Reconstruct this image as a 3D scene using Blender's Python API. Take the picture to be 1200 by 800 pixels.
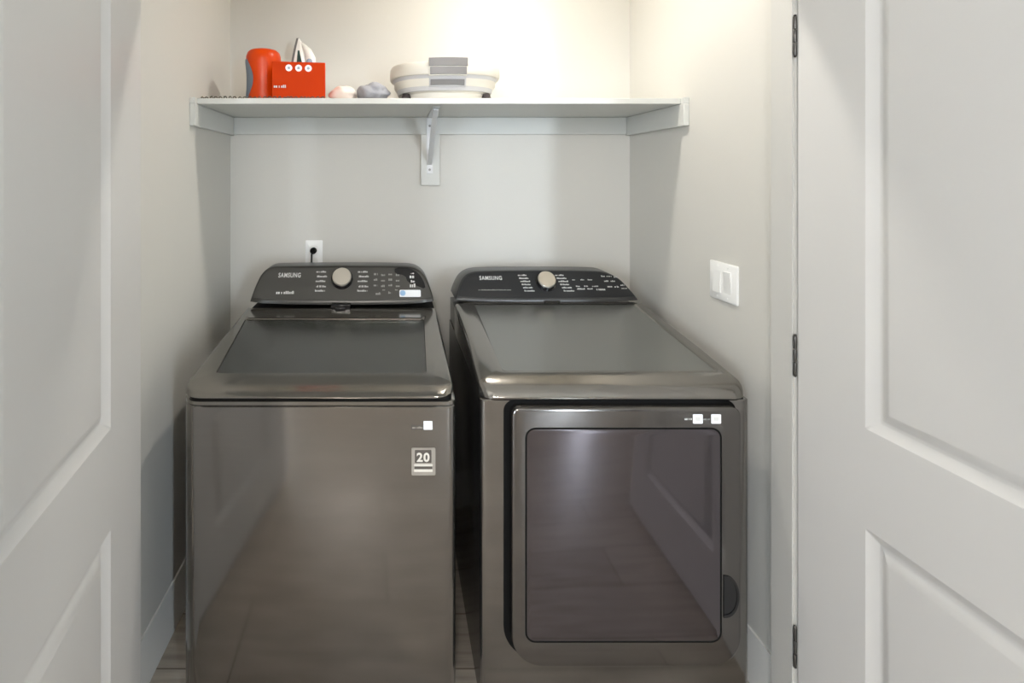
import bpy, bmesh, math, random
from mathutils import Vector, Matrix

for o in list(bpy.data.objects):
    bpy.data.objects.remove(o)
S = bpy.context.scene
COL = S.collection
PI = math.pi
EYE = 1.365                                  # camera height

# ------------------------------------------------------------------ camera
cd = bpy.data.cameras.new('camera')
cam = bpy.data.objects.new('camera', cd)
COL.objects.link(cam)
cam.location = (0, 0, EYE)
cam.rotation_euler = (PI / 2, 0, 0)
cd.sensor_width = 36.0
cd.lens = 36.0 * 610.0 / 1200.0
cd.shift_x = 139.0 / 1200.0
cd.shift_y = -195.0 / 1200.0
cd.clip_start = 0.02
S.camera = cam

# ------------------------------------------------------------------ light and exposure
CLOSET_LAMP = 385.0       # radiance of the closet downlight
HALL_FILL = 60.0  # radiance of the added, unseen fill globe in the hall
DAY_LEFT, DAY_RIGHT = 32.0, 92.0
S.view_settings.view_transform = 'Standard'
S.view_settings.look = 'None'
S.view_settings.gamma = 1.0
S.view_settings.use_curve_mapping = False
S.view_settings.exposure = 0.27
S.cycles.use_denoising = True
S.cycles.max_bounces = 10
S.cycles.diffuse_bounces = 6
S.cycles.glossy_bounces = 5
S.cycles.transparent_max_bounces = 10
S.cycles.sample_clamp_indirect = 6.0
world = bpy.data.worlds.new('world')
S.world = world
world.use_nodes = True
world.node_tree.nodes['Background'].inputs[0].default_value = (0.6, 0.7, 0.85, 1)
world.node_tree.nodes['Background'].inputs[1].default_value = 0.5


# ------------------------------------------------------------------ materials
def srgb(r, g, b):
    f = lambda c: c / 255 / 12.92 if c / 255 <= 0.04045 else ((c / 255 + 0.055) / 1.055) ** 2.4
    return (f(r), f(g), f(b), 1)


def mat(name, col, rough=0.5, metal=0.0, coat=0.0, bump=0.0, bscale=60.0, var=0.0, vscale=8.0,
        emit=None, estr=0.0, stretch=None, spec=None, coat_rough=0.05):
    m = bpy.data.materials.new(name)
    m.use_nodes = True
    nt = m.node_tree
    b = nt.nodes['Principled BSDF']
    b.inputs['Base Color'].default_value = col
    b.inputs['Roughness'].default_value = rough
    b.inputs['Metallic'].default_value = metal
    b.inputs['Coat Weight'].default_value = coat
    b.inputs['Coat Roughness'].default_value = coat_rough
    if spec is not None:
        b.inputs['Specular IOR Level'].default_value = spec
    if emit:
        b.inputs['Emission Color'].default_value = emit
        b.inputs['Emission Strength'].default_value = estr
    tc = nt.nodes.new('ShaderNodeTexCoord')
    src = tc.outputs['Object']
    if stretch:
        mp = nt.nodes.new('ShaderNodeMapping')
        mp.inputs['Scale'].default_value = stretch
        nt.links.new(src, mp.inputs['Vector'])
        src = mp.outputs['Vector']
    if var > 0:
        n = nt.nodes.new('ShaderNodeTexNoise')
        n.inputs['Scale'].default_value = vscale
        n.inputs['Detail'].default_value = 4
        nt.links.new(src, n.inputs['Vector'])
        mx = nt.nodes.new('ShaderNodeMix')
        mx.data_type = 'RGBA'
        mx.inputs['A'].default_value = tuple(max(0, c * (1 - var)) for c in col[:3]) + (1,)
        mx.inputs['B'].default_value = tuple(min(1, c * (1 + var)) for c in col[:3]) + (1,)
        nt.links.new(n.outputs['Fac'], mx.inputs['Factor'])
        nt.links.new(mx.outputs['Result'], b.inputs['Base Color'])
    if bump > 0:
        n2 = nt.nodes.new('ShaderNodeTexNoise')
        n2.inputs['Scale'].default_value = bscale
        n2.inputs['Detail'].default_value = 3
        nt.links.new(src, n2.inputs['Vector'])
        bp = nt.nodes.new('ShaderNodeBump')
        bp.inputs['Strength'].default_value = bump
        bp.inputs['Distance'].default_value = 0.002
        nt.links.new(n2.outputs['Fac'], bp.inputs['Height'])
        nt.links.new(bp.outputs['Normal'], b.inputs['Normal'])
    return m


def glass_mat(name, tint, refl_rough=0.05):
    m = bpy.data.materials.new(name)
    m.use_nodes = True
    nt = m.node_tree
    nt.nodes.clear()
    out = nt.nodes.new('ShaderNodeOutputMaterial')
    tr = nt.nodes.new('ShaderNodeBsdfTransparent')
    tr.inputs['Color'].default_value = tint
    gl = nt.nodes.new('ShaderNodeBsdfGlossy')
    gl.inputs['Roughness'].default_value = refl_rough
    fr = nt.nodes.new('ShaderNodeFresnel')
    fr.inputs['IOR'].default_value = 1.8
    mx = nt.nodes.new('ShaderNodeMixShader')
    nt.links.new(fr.outputs[0], mx.inputs[0])
    nt.links.new(tr.outputs[0], mx.inputs[1])
    nt.links.new(gl.outputs[0], mx.inputs[2])
    nt.links.new(mx.outputs[0], out.inputs['Surface'])
    return m


def plank_mat(name):
    m = bpy.data.materials.new(name)
    m.use_nodes = True
    nt = m.node_tree
    b = nt.nodes['Principled BSDF']
    tc = nt.nodes.new('ShaderNodeTexCoord')
    br = nt.nodes.new('ShaderNodeTexBrick')
    br.inputs['Scale'].default_value = 1.0
    br.inputs['Brick Width'].default_value = 1.2
    br.inputs['Row Height'].default_value = 0.18
    br.inputs['Mortar Size'].default_value = 0.002
    br.inputs['Color1'].default_value = srgb(188, 179, 167)
    br.inputs['Color2'].default_value = srgb(174, 164, 152)
    br.inputs['Mortar'].default_value = srgb(120, 108, 96)
    br.offset = 0.37
    nt.links.new(tc.outputs['Object'], br.inputs['Vector'])
    mp = nt.nodes.new('ShaderNodeMapping')
    mp.inputs['Scale'].default_value = (2.2, 26, 1)
    nt.links.new(tc.outputs['Object'], mp.inputs['Vector'])
    n = nt.nodes.new('ShaderNodeTexNoise')
    n.inputs['Scale'].default_value = 2.0
    n.inputs['Detail'].default_value = 6
    nt.links.new(mp.outputs['Vector'], n.inputs['Vector'])
    rp = nt.nodes.new('ShaderNodeValToRGB')
    rp.color_ramp.elements[0].position = 0.3
    rp.color_ramp.elements[0].color = (0.62, 0.60, 0.58, 1)
    rp.color_ramp.elements[1].position = 0.7
    rp.color_ramp.elements[1].color = (1, 1, 1, 1)
    nt.links.new(n.outputs['Fac'], rp.inputs['Fac'])
    mx = nt.nodes.new('ShaderNodeMix')
    mx.data_type = 'RGBA'
    mx.blend_type = 'MULTIPLY'
    mx.inputs['Factor'].default_value = 1.0
    nt.links.new(br.outputs['Color'], mx.inputs['A'])
    nt.links.new(rp.outputs['Color'], mx.inputs['B'])
    nt.links.new(mx.outputs['Result'], b.inputs['Base Color'])
    b.inputs['Roughness'].default_value = 0.36
    return m


M = {}
M['wall'] = mat('wall_paint', srgb(209, 207, 201), 0.75, bump=0.12, bscale=220)
M['hall_wall'] = mat('greige_hall_paint', srgb(150, 144, 136), 0.8)
M['ceiling'] = mat('ceiling_paint', srgb(236, 234, 228), 0.9)
M['trim'] = mat('white_trim_paint', srgb(232, 231, 227), 0.38)
M['jamb'] = mat('jamb_paint', srgb(202, 201, 197), 0.5)
M['door'] = mat('white_door_paint', srgb(210, 209, 207), 0.42)
M['shelf'] = mat('white_shelf_paint', srgb(206, 207, 203), 0.45)
M['floor'] = plank_mat('wood_plank_floor')
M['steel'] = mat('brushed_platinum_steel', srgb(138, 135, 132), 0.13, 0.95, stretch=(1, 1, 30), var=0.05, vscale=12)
M['steel_top'] = mat('platinum_satin_top', srgb(142, 143, 140), 0.27, 0.85, var=0.03, vscale=5)
M['lid_steel'] = mat('glossy_platinum_lid', srgb(138, 135, 130), 0.14, 0.9)
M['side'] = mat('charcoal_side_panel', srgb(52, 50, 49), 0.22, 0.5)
M['panel'] = mat('dark_grey_control_panel', srgb(70, 69, 66), 0.4, 0.3)
M['panel_black'] = mat('black_control_panel', srgb(36, 37, 39), 0.42, 0.0, spec=0.3)
M['shell'] = mat('dark_grey_console_shell', srgb(62, 61, 58), 0.3, 0.4)
M['shell_black'] = mat('charcoal_console_shell', srgb(58, 58, 58), 0.3, 0.3)
M['black'] = mat('black_rubber', srgb(10, 10, 10), 0.7, spec=0.15)
M['gloss_black'] = mat('gloss_black_plastic', srgb(20, 20, 22), 0.12)
M['drum'] = mat('steel_drum', srgb(150, 152, 150), 0.3, 0.9)
M['tub_ring'] = mat('grey_tub_ring', srgb(176, 184, 180), 0.4)
M['tub_deck'] = mat('grey_tub_deck', srgb(104, 106, 103), 0.4)
M['silver'] = mat('brushed_silver_dial', srgb(206, 200, 190), 0.28, 0.85)
M['print'] = mat('pale_grey_print', srgb(205, 205, 203), 0.6)
M['print_dim'] = mat('dim_grey_print', srgb(150, 150, 147), 0.6)
M['sticker'] = mat('white_sticker', srgb(238, 240, 244), 0.45)
M['sticker_blue'] = mat('blue_sticker_print', srgb(150, 185, 220), 0.5)
M['badge'] = mat('silver_badge', srgb(168, 162, 154), 0.35, 0.5)
M['badge_dark'] = mat('dark_badge', srgb(80, 74, 68), 0.4)
M['cream_print'] = mat('cream_print', srgb(214, 208, 198), 0.5)
M['door_glass'] = mat('dark_tinted_dryer_window', srgb(98, 93, 96), 0.07, 0.9)
M['door_metal'] = mat('dryer_door_metal', srgb(110, 107, 105), 0.12, 0.95)
M['smoked'] = glass_mat('smoked_lid_glass', (0.86, 0.90, 0.87, 1), 0.2)
M['orange'] = mat('glossy_orange_plastic', srgb(200, 62, 2), 0.3, spec=0.25)
M['orange_card'] = mat('orange_card', srgb(188, 54, 2), 0.6, spec=0.1)
M['blue_grey'] = mat('blue_grey_plastic', srgb(150, 164, 180), 0.25)
M['white_plastic'] = mat('white_plastic', srgb(238, 236, 230), 0.3)
M['cream_plastic'] = mat('cream_plastic', srgb(216, 210, 198), 0.4)
M['teal'] = mat('teal_grey_water_tank', srgb(78, 104, 100), 0.2)
M['grey_plastic'] = mat('grey_plastic', srgb(118, 115, 114), 0.4)
M['lightgrey_plastic'] = mat('light_grey_plastic', srgb(188, 186, 186), 0.4)
M['dark_rubber'] = mat('dark_rubber_feet', srgb(60, 52, 52), 0.6)
M['fabric_white'] = mat('white_cloth', srgb(240, 226, 216), 0.9, bump=0.4, bscale=120, var=0.05)
M['fabric_grey'] = mat('grey_fluffy_cloth', srgb(160, 161, 168), 0.95, bump=0.6, bscale=150, var=0.25, vscale=40)
M['fringe'] = mat('dark_grey_fringe', srgb(84, 80, 70), 0.9)
M['liner'] = mat('pale_shelf_liner', srgb(214, 208, 196), 0.8)
M['bracket'] = mat('white_bracket_metal', srgb(206, 207, 208), 0.4, 0.2)
M['screw'] = mat('screw_head', srgb(140, 140, 138), 0.35, 0.8)
M['hinge'] = mat('dark_nickel_hinge', srgb(92, 90, 88), 0.35, 0.8)
M['plate'] = mat('white_switch_plate', srgb(240, 240, 238), 0.3)
M['lamp'] = mat('lit_lamp_globe', srgb(255, 250, 240), 0.5, emit=(1.0, 0.945, 0.86, 1), estr=CLOSET_LAMP)
M['hall_fill'] = mat('hall_fill_globe', srgb(255, 250, 240), 0.5, emit=(1.0, 0.96, 0.925, 1), estr=HALL_FILL)
M['day_left'] = mat('daylit_window_pane', srgb(235, 240, 250), 0.3, emit=(0.78, 0.89, 1.0, 1), estr=DAY_LEFT)
M['day_right'] = mat('daylit_sidelight_pane', srgb(235, 240, 250), 0.3, emit=(0.78, 0.89, 1.0, 1), estr=DAY_RIGHT)


# ------------------------------------------------------------------ helpers
def world_loc(o):
    v = Vector((0, 0, 0))
    while o is not None:
        v = v + Vector(o.location)
        o = o.parent
    return v


def obj(name, bm, m, parent=None, smooth=35, bevel=0.0, segs=2):
    """link a bmesh (built in world coordinates) as one mesh object"""
    bmesh.ops.recalc_face_normals(bm, faces=bm.faces)
    off = world_loc(parent) if parent is not None else Vector((0, 0, 0))
    if off.length > 0:
        bmesh.ops.translate(bm, verts=bm.verts, vec=-off)
    me = bpy.data.meshes.new(name)
    bm.to_mesh(me)
    bm.free()
    if smooth:
        for p in me.polygons:
            p.use_smooth = True
        me.set_sharp_from_angle(angle=math.radians(smooth))
    o = bpy.data.objects.new(name, me)
    COL.objects.link(o)
    mats = m if isinstance(m, (list, tuple)) else [m]
    for x in mats:
        me.materials.append(x)
    if parent is not None:
        o.parent = parent
    if bevel > 0:
        md = o.modifiers.new('bevel', 'BEVEL')
        md.width = bevel
        md.segments = segs
        md.limit_method = 'ANGLE'
        md.angle_limit = math.radians(40)
    return o


def tag(o, label, cat, group=None):
    o['label'] = label
    o['category'] = cat
    if group:
        o['group'] = group
    return o


def struct(name, bm, m, bevel=0.0, smooth=35):
    o = obj(name, bm, m, None, smooth, bevel)
    o['kind'] = 'structure'
    return o


def thing(name, label, cat, loc, group=None):
    o = bpy.data.objects.new(name, None)
    COL.objects.link(o)
    o.location = loc
    o.empty_display_size = 0.05
    tag(o, label, cat, group)
    return o


def BM():
    return bmesh.new()


def box(bm, x0, x1, y0, y1, z0, z1, M4=None):
    vs = [bm.verts.new((x, y, z)) for z in (z0, z1) for x, y in ((x0, y0), (x1, y0), (x1, y1), (x0, y1))]
    for f in ((3, 2, 1, 0), (4, 5, 6, 7), (0, 1, 5, 4), (1, 2, 6, 5), (2, 3, 7, 6), (3, 0, 4, 7)):
        bm.faces.new([vs[i] for i in f])
    if M4 is not None:
        bmesh.ops.transform(bm, matrix=M4, verts=vs)
    return vs


def loft(bm, loops, cap0=True, cap1=True, closed=True):
    rows = [[bm.verts.new(p) for p in L] for L in loops]
    n = len(rows[0])
    for a, b in zip(rows[:-1], rows[1:]):
        for i in range(n if closed else n - 1):
            j = (i + 1) % n
            bm.faces.new((a[i], a[j], b[j], b[i]))
    if cap0:
        bm.faces.new(list(reversed(rows[0])))
    if cap1:
        bm.faces.new(rows[-1])
    return rows


def rrect(x0, x1, y0, y1, r, n=6):
    """rounded rectangle outline as 2-D points; r may be one radius or four (x0y0, x1y0, x1y1, x0y1)"""
    rs = r if isinstance(r, (list, tuple)) else (r, r, r, r)
    out = []
    for (cx, cy, sx, sy, a0), q in zip(((x0, y0, 1, 1, PI), (x1, y0, -1, 1, 1.5 * PI), (x1, y1, -1, -1, 0), (x0, y1, 1, -1, 0.5 * PI)), rs):
        for k in range(n + 1):
            a = a0 + (PI / 2) * k / n
            out.append((cx + sx * q + q * math.cos(a), cy + sy * q + q * math.sin(a)))
    return out


def lathe(bm, prof, c, n=32, sx=1.0, sy=1.0, cap0=True, cap1=True):
    loops = [[(c[0] + r * sx * math.cos(2 * PI * k / n), c[1] + r * sy * math.sin(2 * PI * k / n), c[2] + z) for k in range(n)] for r, z in prof]
    loft(bm, loops, cap0, cap1)


def disc(bm, frame, a, v, r, w0, w1, n=28, bev=0.0):
    """short round cylinder standing on a slanted face; frame(a, v, w) -> world point"""
    L = lambda rr, w: [frame(a + rr * math.cos(2 * PI * k / n), v + rr * math.sin(2 * PI * k / n), w) for k in range(n)]
    loops = [L(r, w0), L(r, w1 - bev), L(r - bev, w1)]
    loft(bm, loops)


def tube(bm, pts, r, n=10, cap=True):
    pts = [Vector(p) for p in pts]
    loops = []
    up = Vector((0.123, 0.456, 0.88)).normalized()
    for i, p in enumerate(pts):
        d = (pts[min(i + 1, len(pts) - 1)] - pts[max(i - 1, 0)]).normalized()
        u = d.cross(up)
        if u.length < 1e-3:
            u = d.cross(Vector((1, 0, 0)))
        u.normalize()
        w = d.cross(u)
        rr = r[i] if isinstance(r, (list, tuple)) else r
        loops.append([tuple(p + rr * (math.cos(2 * PI * k / n) * u + math.sin(2 * PI * k / n) * w)) for k in range(n)])
    loft(bm, loops, cap, cap)


def slab(bm, frame, pts2, w0, w1):
    """flat plate of outline pts2 on a face"""
    loft(bm, [[frame(a, v, w0) for a, v in pts2], [frame(a, v, w1) for a, v in pts2]])


def lettering(name, body, width, frame, a, v, w, m, parent, bold=0.0, tall=1.0):
    """raised printed letters, scaled to a width, lower-left at (a, v) on a face"""
    cu = bpy.data.curves.new('letters', 'FONT')
    cu.body = body
    cu.size = 1.0
    cu.offset = bold
    cu.space_character = 1.12
    cu.resolution_u = 3
    t = bpy.data.objects.new('letters', cu)
    COL.objects.link(t)
    bpy.context.view_layer.update()
    me = bpy.data.meshes.new_from_object(t.evaluated_get(bpy.context.evaluated_depsgraph_get()))
    bpy.data.objects.remove(t)
    bpy.data.curves.remove(cu)
    xs = [q.co.x for q in me.vertices]
    s = width / (max(xs) - min(xs))
    x0 = min(xs)
    off = world_loc(parent)
    bm = bmesh.new()
    bm.from_mesh(me)
    for q in bm.verts:
        q.co = Vector(frame(a + (q.co.x - x0) * s, v + q.co.y * s * tall, w)) - off
    bm.to_mesh(me)
    bm.free()
    me.name = name
    me.materials.clear()
    me.materials.append(m)
    o = bpy.data.objects.new(name, me)
    COL.objects.link(o)
    o.parent = parent
    return o


def marks(name, rows, frame, w, m, parent):
    """small unreadable printed lines: (a, v, length, height) each broken into word-like dashes"""
    rnd = random.Random(5)
    bm = BM()
    for a, v, L, h in rows:
        x = a
        while x < a + L - 1e-5:
            d = min(rnd.uniform(0.45, 0.9) * h * 0.62, a + L - x)
            lo, hi = (0.0, 1.0) if rnd.random() < 0.45 else (0.0, 0.72)
            q = [frame(x, v + lo * h, w), frame(x + d, v + lo * h, w), frame(x + d, v + hi * h, w), frame(x, v + hi * h, w)]
            bm.faces.new([bm.verts.new(p) for p in q])
            x += d + h * (0.16 if rnd.random() < 0.85 else 0.5)
    return obj(name, bm, m, parent, smooth=0)


Zr = lambda z: EYE + z                       # height given relative to the eye

# ================================================================== THE SETTING
XL, XR, YB = -0.67, 0.972, 2.14              # closet walls
YF0, YF1 = 1.24, 1.312                       # closet front wall (outside, inside)
JL, JR = -0.648, 0.955                       # jamb faces
HEAD = 1.925
CEIL = 2.44
HX0, HX1, HY = -2.4, 2.6, -2.6               # hall

bm = BM(); box(bm, HX0 - 0.1, HX1 + 0.1, HY - 0.1, YB + 0.1, -0.06, 0.0); struct('floor', bm, M['floor'], smooth=0)
bm = BM(); box(bm, HX0 - 0.1, HX1 + 0.1, HY - 0.1, YB + 0.1, CEIL, CEIL + 0.06); struct('ceiling', bm, M['ceiling'], smooth=0)
bm = BM(); box(bm, XL - 0.1, XR + 0.1, YB, YB + 0.1, 0, CEIL); struct('wall_back', bm, M['wall'], smooth=0)
bm = BM(); box(bm, XL - 0.1, XL, YF1, YB, 0, CEIL); struct('wall_left', bm, M['wall'], smooth=0)
bm = BM(); box(bm, XR, XR + 0.1, YF1, YB, 0, CEIL); struct('wall_right', bm, M['wall'], smooth=0)
bm = BM()
box(bm, HX0, JL, YF0, YF1, 0, CEIL)
box(bm, JR, HX1, YF0, YF1, 0, CEIL)
box(bm, JL, JR, YF0, YF1, HEAD, CEIL)
struct('wall_front', bm, M['wall'], smooth=0)
bm = BM(); box(bm, HX0 - 0.1, HX0, HY, YF1, 0, CEIL); struct('wall_hall_left', bm, M['hall_wall'], smooth=0)
bm = BM(); box(bm, HX1, HX1 + 0.1, HY, YF1, 0, CEIL); struct('wall_hall_right', bm, M['hall_wall'], smooth=0)
# hall rear wall with two daylit openings
WL = (-2.05, -1.52, 0.5, 2.1)
WR = (1.52, 1.72, 0.35, 2.1)
bm = BM()
xs = [HX0, WL[0], WL[1], WR[0], WR[1], HX1]
box(bm, xs[0], xs[1], HY - 0.1, HY, 0, CEIL)
box(bm, xs[2], xs[3], HY - 0.1, HY, 0, CEIL)
box(bm, xs[4], xs[5], HY - 0.1, HY, 0, CEIL)
for w in (WL, WR):
    box(bm, w[0], w[1], HY - 0.1, HY, 0, w[2])
    box(bm, w[0], w[1], HY - 0.1, HY, w[3], CEIL)
struct('wall_hall_rear', bm, M['hall_wall'], smooth=0)


def window(name, w, pane_m, bars):
    fr = BM()
    t = 0.03
    box(fr, w[0], w[0] + t, HY - 0.07, HY - 0.02, w[2], w[3])
    box(fr, w[1] - t, w[1], HY - 0.07, HY - 0.02, w[2], w[3])
    box(fr, w[0] + t, w[1] - t, HY - 0.07, HY - 0.02, w[2], w[2] + t)
    box(fr, w[0] + t, w[1] - t, HY - 0.07, HY - 0.02, w[3] - t, w[3])
    for z in bars:
        box(fr, w[0] + t, w[1] - t, HY - 0.06, HY - 0.03, z, z + 0.022)
    o = struct(name, fr, M['trim'], smooth=0)
    p = BM()
    box(p, w[0] + t, w[1] - t, HY - 0.05, HY - 0.045, w[2] + t, w[3] - t)
    obj('pane', p, pane_m, o, smooth=0)


window('window_1', WL, M['day_left'], [1.4])
window('window_2', WR, M['day_right'], [0.85, 1.0, 1.15, 1.3, 1.5])


def baseboard(name, x0, x1, y0, y1, side):
    """board 135 mm tall with a chamfered top; side = which face looks into the room"""
    h, c = 0.135, 0.012
    t = BM()
    v = box(t, x0, x1, y0, y1, 0, h)
    for q in v[4:]:
        if side == '+x' and abs(q.co.x - x1) < 1e-6: q.co.x -= c * 0.7
        if side == '-x' and abs(q.co.x - x0) < 1e-6: q.co.x += c * 0.7
        if side == '-y' and abs(q.co.y - y0) < 1e-6: q.co.y += c * 0.7
    b2 = t
    struct(name, b2, M['trim'], smooth=0)


baseboard('baseboard_left', XL, XL + 0.014, YF1, YB, '+x')
baseboard('baseboard_right', XR - 0.014, XR, YF1, YB, '-x')
baseboard('baseboard_back', XL + 0.014, XR - 0.014, YB - 0.014, YB, '-y')
baseboard('baseboard_hall_left', HX0, HX0 + 0.014, HY, YF0, '+x')
baseboard('baseboard_hall_right', HX1 - 0.014, HX1, HY, YF0, '-x')
bm = BM(); box(bm, JR - 0.004, JR + 0.0, YF0 + 0.002, YF1 - 0.001, 0, HEAD); struct('trim_1', bm, M['jamb'], smooth=0)
bm = BM(); box(bm, JL, JL + 0.004, YF0 + 0.002, YF1 - 0.001, 0, HEAD); struct('trim_2', bm, M['jamb'], smooth=0)
bm = BM(); box(bm, JL, JR, YF0 + 0.002, YF1 - 0.001, HEAD - 0.012, HEAD); struct('trim_3', bm, M['jamb'], smooth=0)


# ------------------------------------------------------------------ panelled double doors, standing open
def panel_door(name, P, ang, side, W, stile, z_rail):
    """P: hinge corner of the face we see; ang: swing off the straight-out direction; side: +1 thickness towards -x"""
    d = Vector((math.sin(ang), -math.cos(ang), 0))
    n = Vector((math.cos(ang), math.sin(ang), 0)) * side          # normal of the face we see
    T = 0.035
    zb, zt = 0.012, 1.905
    panels = [(0.24, z_rail[0]), (z_rail[1], zt - 0.12)]
    ring = [(0, 0), (0.003, 0), (0.021, -0.0115), (0.026, -0.012), (0.032, -0.0095), (0.048, -0.0012), (0.052, -0.001)]
    bm = BM()

    def pt(u, z, dep, face):
        q = Vector(P) + d * u + (n * dep if face == 0 else n * (-T - dep))
        return (q.x, q.y, z)

    for face in (0, 1):
        us = [0, stile, W - stile, W]
        zs = [zb, panels[0][0], panels[0][1], panels[1][0], panels[1][1], zt]
        for i in range(3):
            for j in range(5):
                if i == 1 and j in (1, 3):
                    continue
                bm.faces.new([bm.verts.new(pt(u, z, 0, face)) for u, z in ((us[i], zs[j]), (us[i + 1], zs[j]), (us[i + 1], zs[j + 1]), (us[i], zs[j + 1]))])
        for (z0, z1) in panels:
            loops = []
            for ins, dep in ring:
                a, b, c, e = stile + ins, W - stile - ins, z0 + ins, z1 - ins
                loops.append([pt(a, c, dep, face), pt(b, c, dep, face), pt(b, e, dep, face), pt(a, e, dep, face)])
            loft(bm, loops, cap0=False, cap1=True)
    for a, b in (((0, zb), (W, zb)), ((W, zb), (W, zt)), ((W, zt), (0, zt)), ((0, zt), (0, zb))):
        bm.faces.new([bm.verts.new(q) for q in (pt(*a, 0, 0), pt(*b, 0, 0), pt(*b, 0, 1), pt(*a, 0, 1))])
    bmesh.ops.remove_doubles(bm, verts=bm.verts, dist=1e-5)
    o = struct(name, bm, M['door'], bevel=0.0025, smooth=30)
    return o, d, n


dl, d1, n1 = panel_door('door_1', (-0.597, 1.230, 0), math.radians(8.5), 1, 0.775, 0.180, (0.655, 0.851))
dr, d2, n2 = panel_door('door_2', (0.955, 1.228, 0), math.radians(2.9), -1, 0.775, 0.163, (0.648, 0.845))


def hinge(door, x, y, z):
    bm = BM()
    h = 0.094
    for k in range(3):
        lathe(bm, [(0.0036, k * h / 3 + 0.001), (0.004, k * h / 3 + 0.002), (0.004, (k + 1) * h / 3 - 0.002), (0.0036, (k + 1) * h / 3 - 0.001)], (x, y, z), 14)
    lathe(bm, [(0.002, -0.003), (0.004, 0.0), (0.002, 0.0005)], (x, y, z), 12)
    lathe(bm, [(0.002, h - 0.0005), (0.004, h + 0.001), (0.002, h + 0.004)], (x, y, z), 12)
    obj('hinge', bm, M['hinge'], door)


for z in (Zr(0.282), Zr(-0.475), 0.2):
    hinge(dr, 0.9518, 1.2335, z)
    hinge(dl, -0.640, 1.2315, z)


def knob(door, P, d, n, u, z):
    for side in (1, -1):
        bm = BM()
        base = Vector(P) + d * u + (n * 0.0 if side == 1 else n * -0.035)
        prof = [(0.03, 0.0), (0.03, 0.006), (0.012, 0.008), (0.012, 0.03), (0.024, 0.036), (0.028, 0.048), (0.022, 0.058), (0.006, 0.062)]
        t = d
        loops = []
        for r, w in prof:
            loops.append([tuple(base + n * side * w + t * (r * math.cos(2 * PI * k / 20)) + Vector((0, 0, z + r * math.sin(2 * PI * k / 20)))) for k in range(20)])
        loft(bm, loops)
        obj('knob', bm, M['hinge'], door)


knob(dl, (-0.597, 1.230, 0), d1, n1, 0.715, 0.86)
knob(dr, (0.955, 1.228, 0), d2, n2, 0.715, 0.86)

# ================================================================== SHELF
SD = 1.73                                    # shelf front
ZS0, ZS1 = Zr(0.236), Zr(0.2555)
sh = thing('wall_shelf', 'long white painted shelf board across the closet above both machines', 'shelf', (0.15, SD, ZS0))
bm = BM(); box(bm, XL + 0.001, XR - 0.001, SD, YB - 0.001, ZS0, ZS1)
obj('shelf_board', bm, M['shelf'], sh, bevel=0.002)
bm = BM(); box(bm, XL + 0.0005, XL + 0.019, SD - 0.022, YB - 0.0015, Zr(0.162), ZS0 - 0.0005)
obj('cleat', bm, M['shelf'], sh, bevel=0.002)
bm = BM(); box(bm, XR - 0.019, XR - 0.0005, SD - 0.022, YB - 0.0015, Zr(0.162), ZS0 - 0.0005)
obj('cleat', bm, M['shelf'], sh, bevel=0.002)
bm = BM(); box(bm, XL + 0.0195, XR - 0.0195, YB - 0.016, YB - 0.0005, Zr(0.166), ZS0 - 0.0005)
obj('cleat', bm, M['shelf'], sh, bevel=0.0015)
for x0, x1 in ((XL + 0.0005, XL + 0.019), (XR - 0.019, XR - 0.0005)):
    bm = BM(); box(bm, x0, x1, SD - 0.022, SD - 0.0005, ZS0 - 0.0005, ZS1)
    obj('end_stop', bm, M['shelf'], sh, bevel=0.002)
bm = BM(); box(bm, 0.112, 0.189, YB - 0.018, YB - 0.0005, Zr(-0.042), Zr(0.1655))
obj('support_block', bm, M['shelf'], sh, bevel=0.0015)
# bracket
br = BM()
bx = 0.148
box(br, bx - 0.012, bx + 0.012, YB - 0.0205, YB - 0.0185, Zr(0.005), ZS0 - 0.001)
box(br, bx - 0.012, bx + 0.012, SD + 0.06, YB - 0.0185, ZS0 - 0.004, ZS0 - 0.0008)
a = Vector((bx, SD + 0.075, ZS0 - 0.008)); b = Vector((bx, YB - 0.024, Zr(0.045)))
dv = (b - a).normalized(); nv = dv.cross(Vector((1, 0, 0))).normalized()
pr = []
for s, tt in ((-1, -0.004), (1, -0.004), (1, 0.004), (-1, 0.004)):
    pr.append(Vector((s * 0.009, 0, 0)) + nv * tt)
mid = [a.lerp(b, k / 8) + nv * (-0.018 * math.sin(PI * k / 8)) for k in range(9)]
loft(br, [[tuple(p + q) for q in pr] for p in mid])
brk = obj('bracket', br, M['bracket'], sh, bevel=0.001)
for z in (0.022, 0.20):
    bm = BM()
    fr_ = lambda a_, v_, w_: (a_, YB - 0.0205 - w_, v_)
    disc(bm, fr_, bx, Zr(z), 0.005, 0.0, 0.002, 14, 0.001)
    obj('screw', bm, M['screw'], brk)

# ================================================================== WASHER (top loader)
WX0, WX1, WY0, WY1 = -0.530, 0.156, 1.287, 2.045
wm = thing('washing_machine', 'dark platinum top load washer with glass lid, left of the two machines', 'washing machine', (-0.187, 1.66, 0.0))
wc = (WX0 + WX1) / 2


def prism(bm, x0, x1, y0, y1, r, zs, cap0=True, cap1=True):
    """zs: list of (z, inset)"""
    loops = []
    for z, ins in zs:
        loops.append([(x, y, z) for x, y in rrect(x0 + ins, x1 - ins, y0 + ins, y1 - ins, [max(0.002, q - ins) for q in r])])
    loft(bm, loops, cap0, cap1)


RB = (0.050, 0.022, 0.01, 0.01)
bm = BM()
prism(bm, WX0, WX1, WY0, WY1, RB, [(0.03, 0.002), (0.034, 0), (Zr(-0.5745), 0), (Zr(-0.5715), 0.003)], cap1=False)
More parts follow.
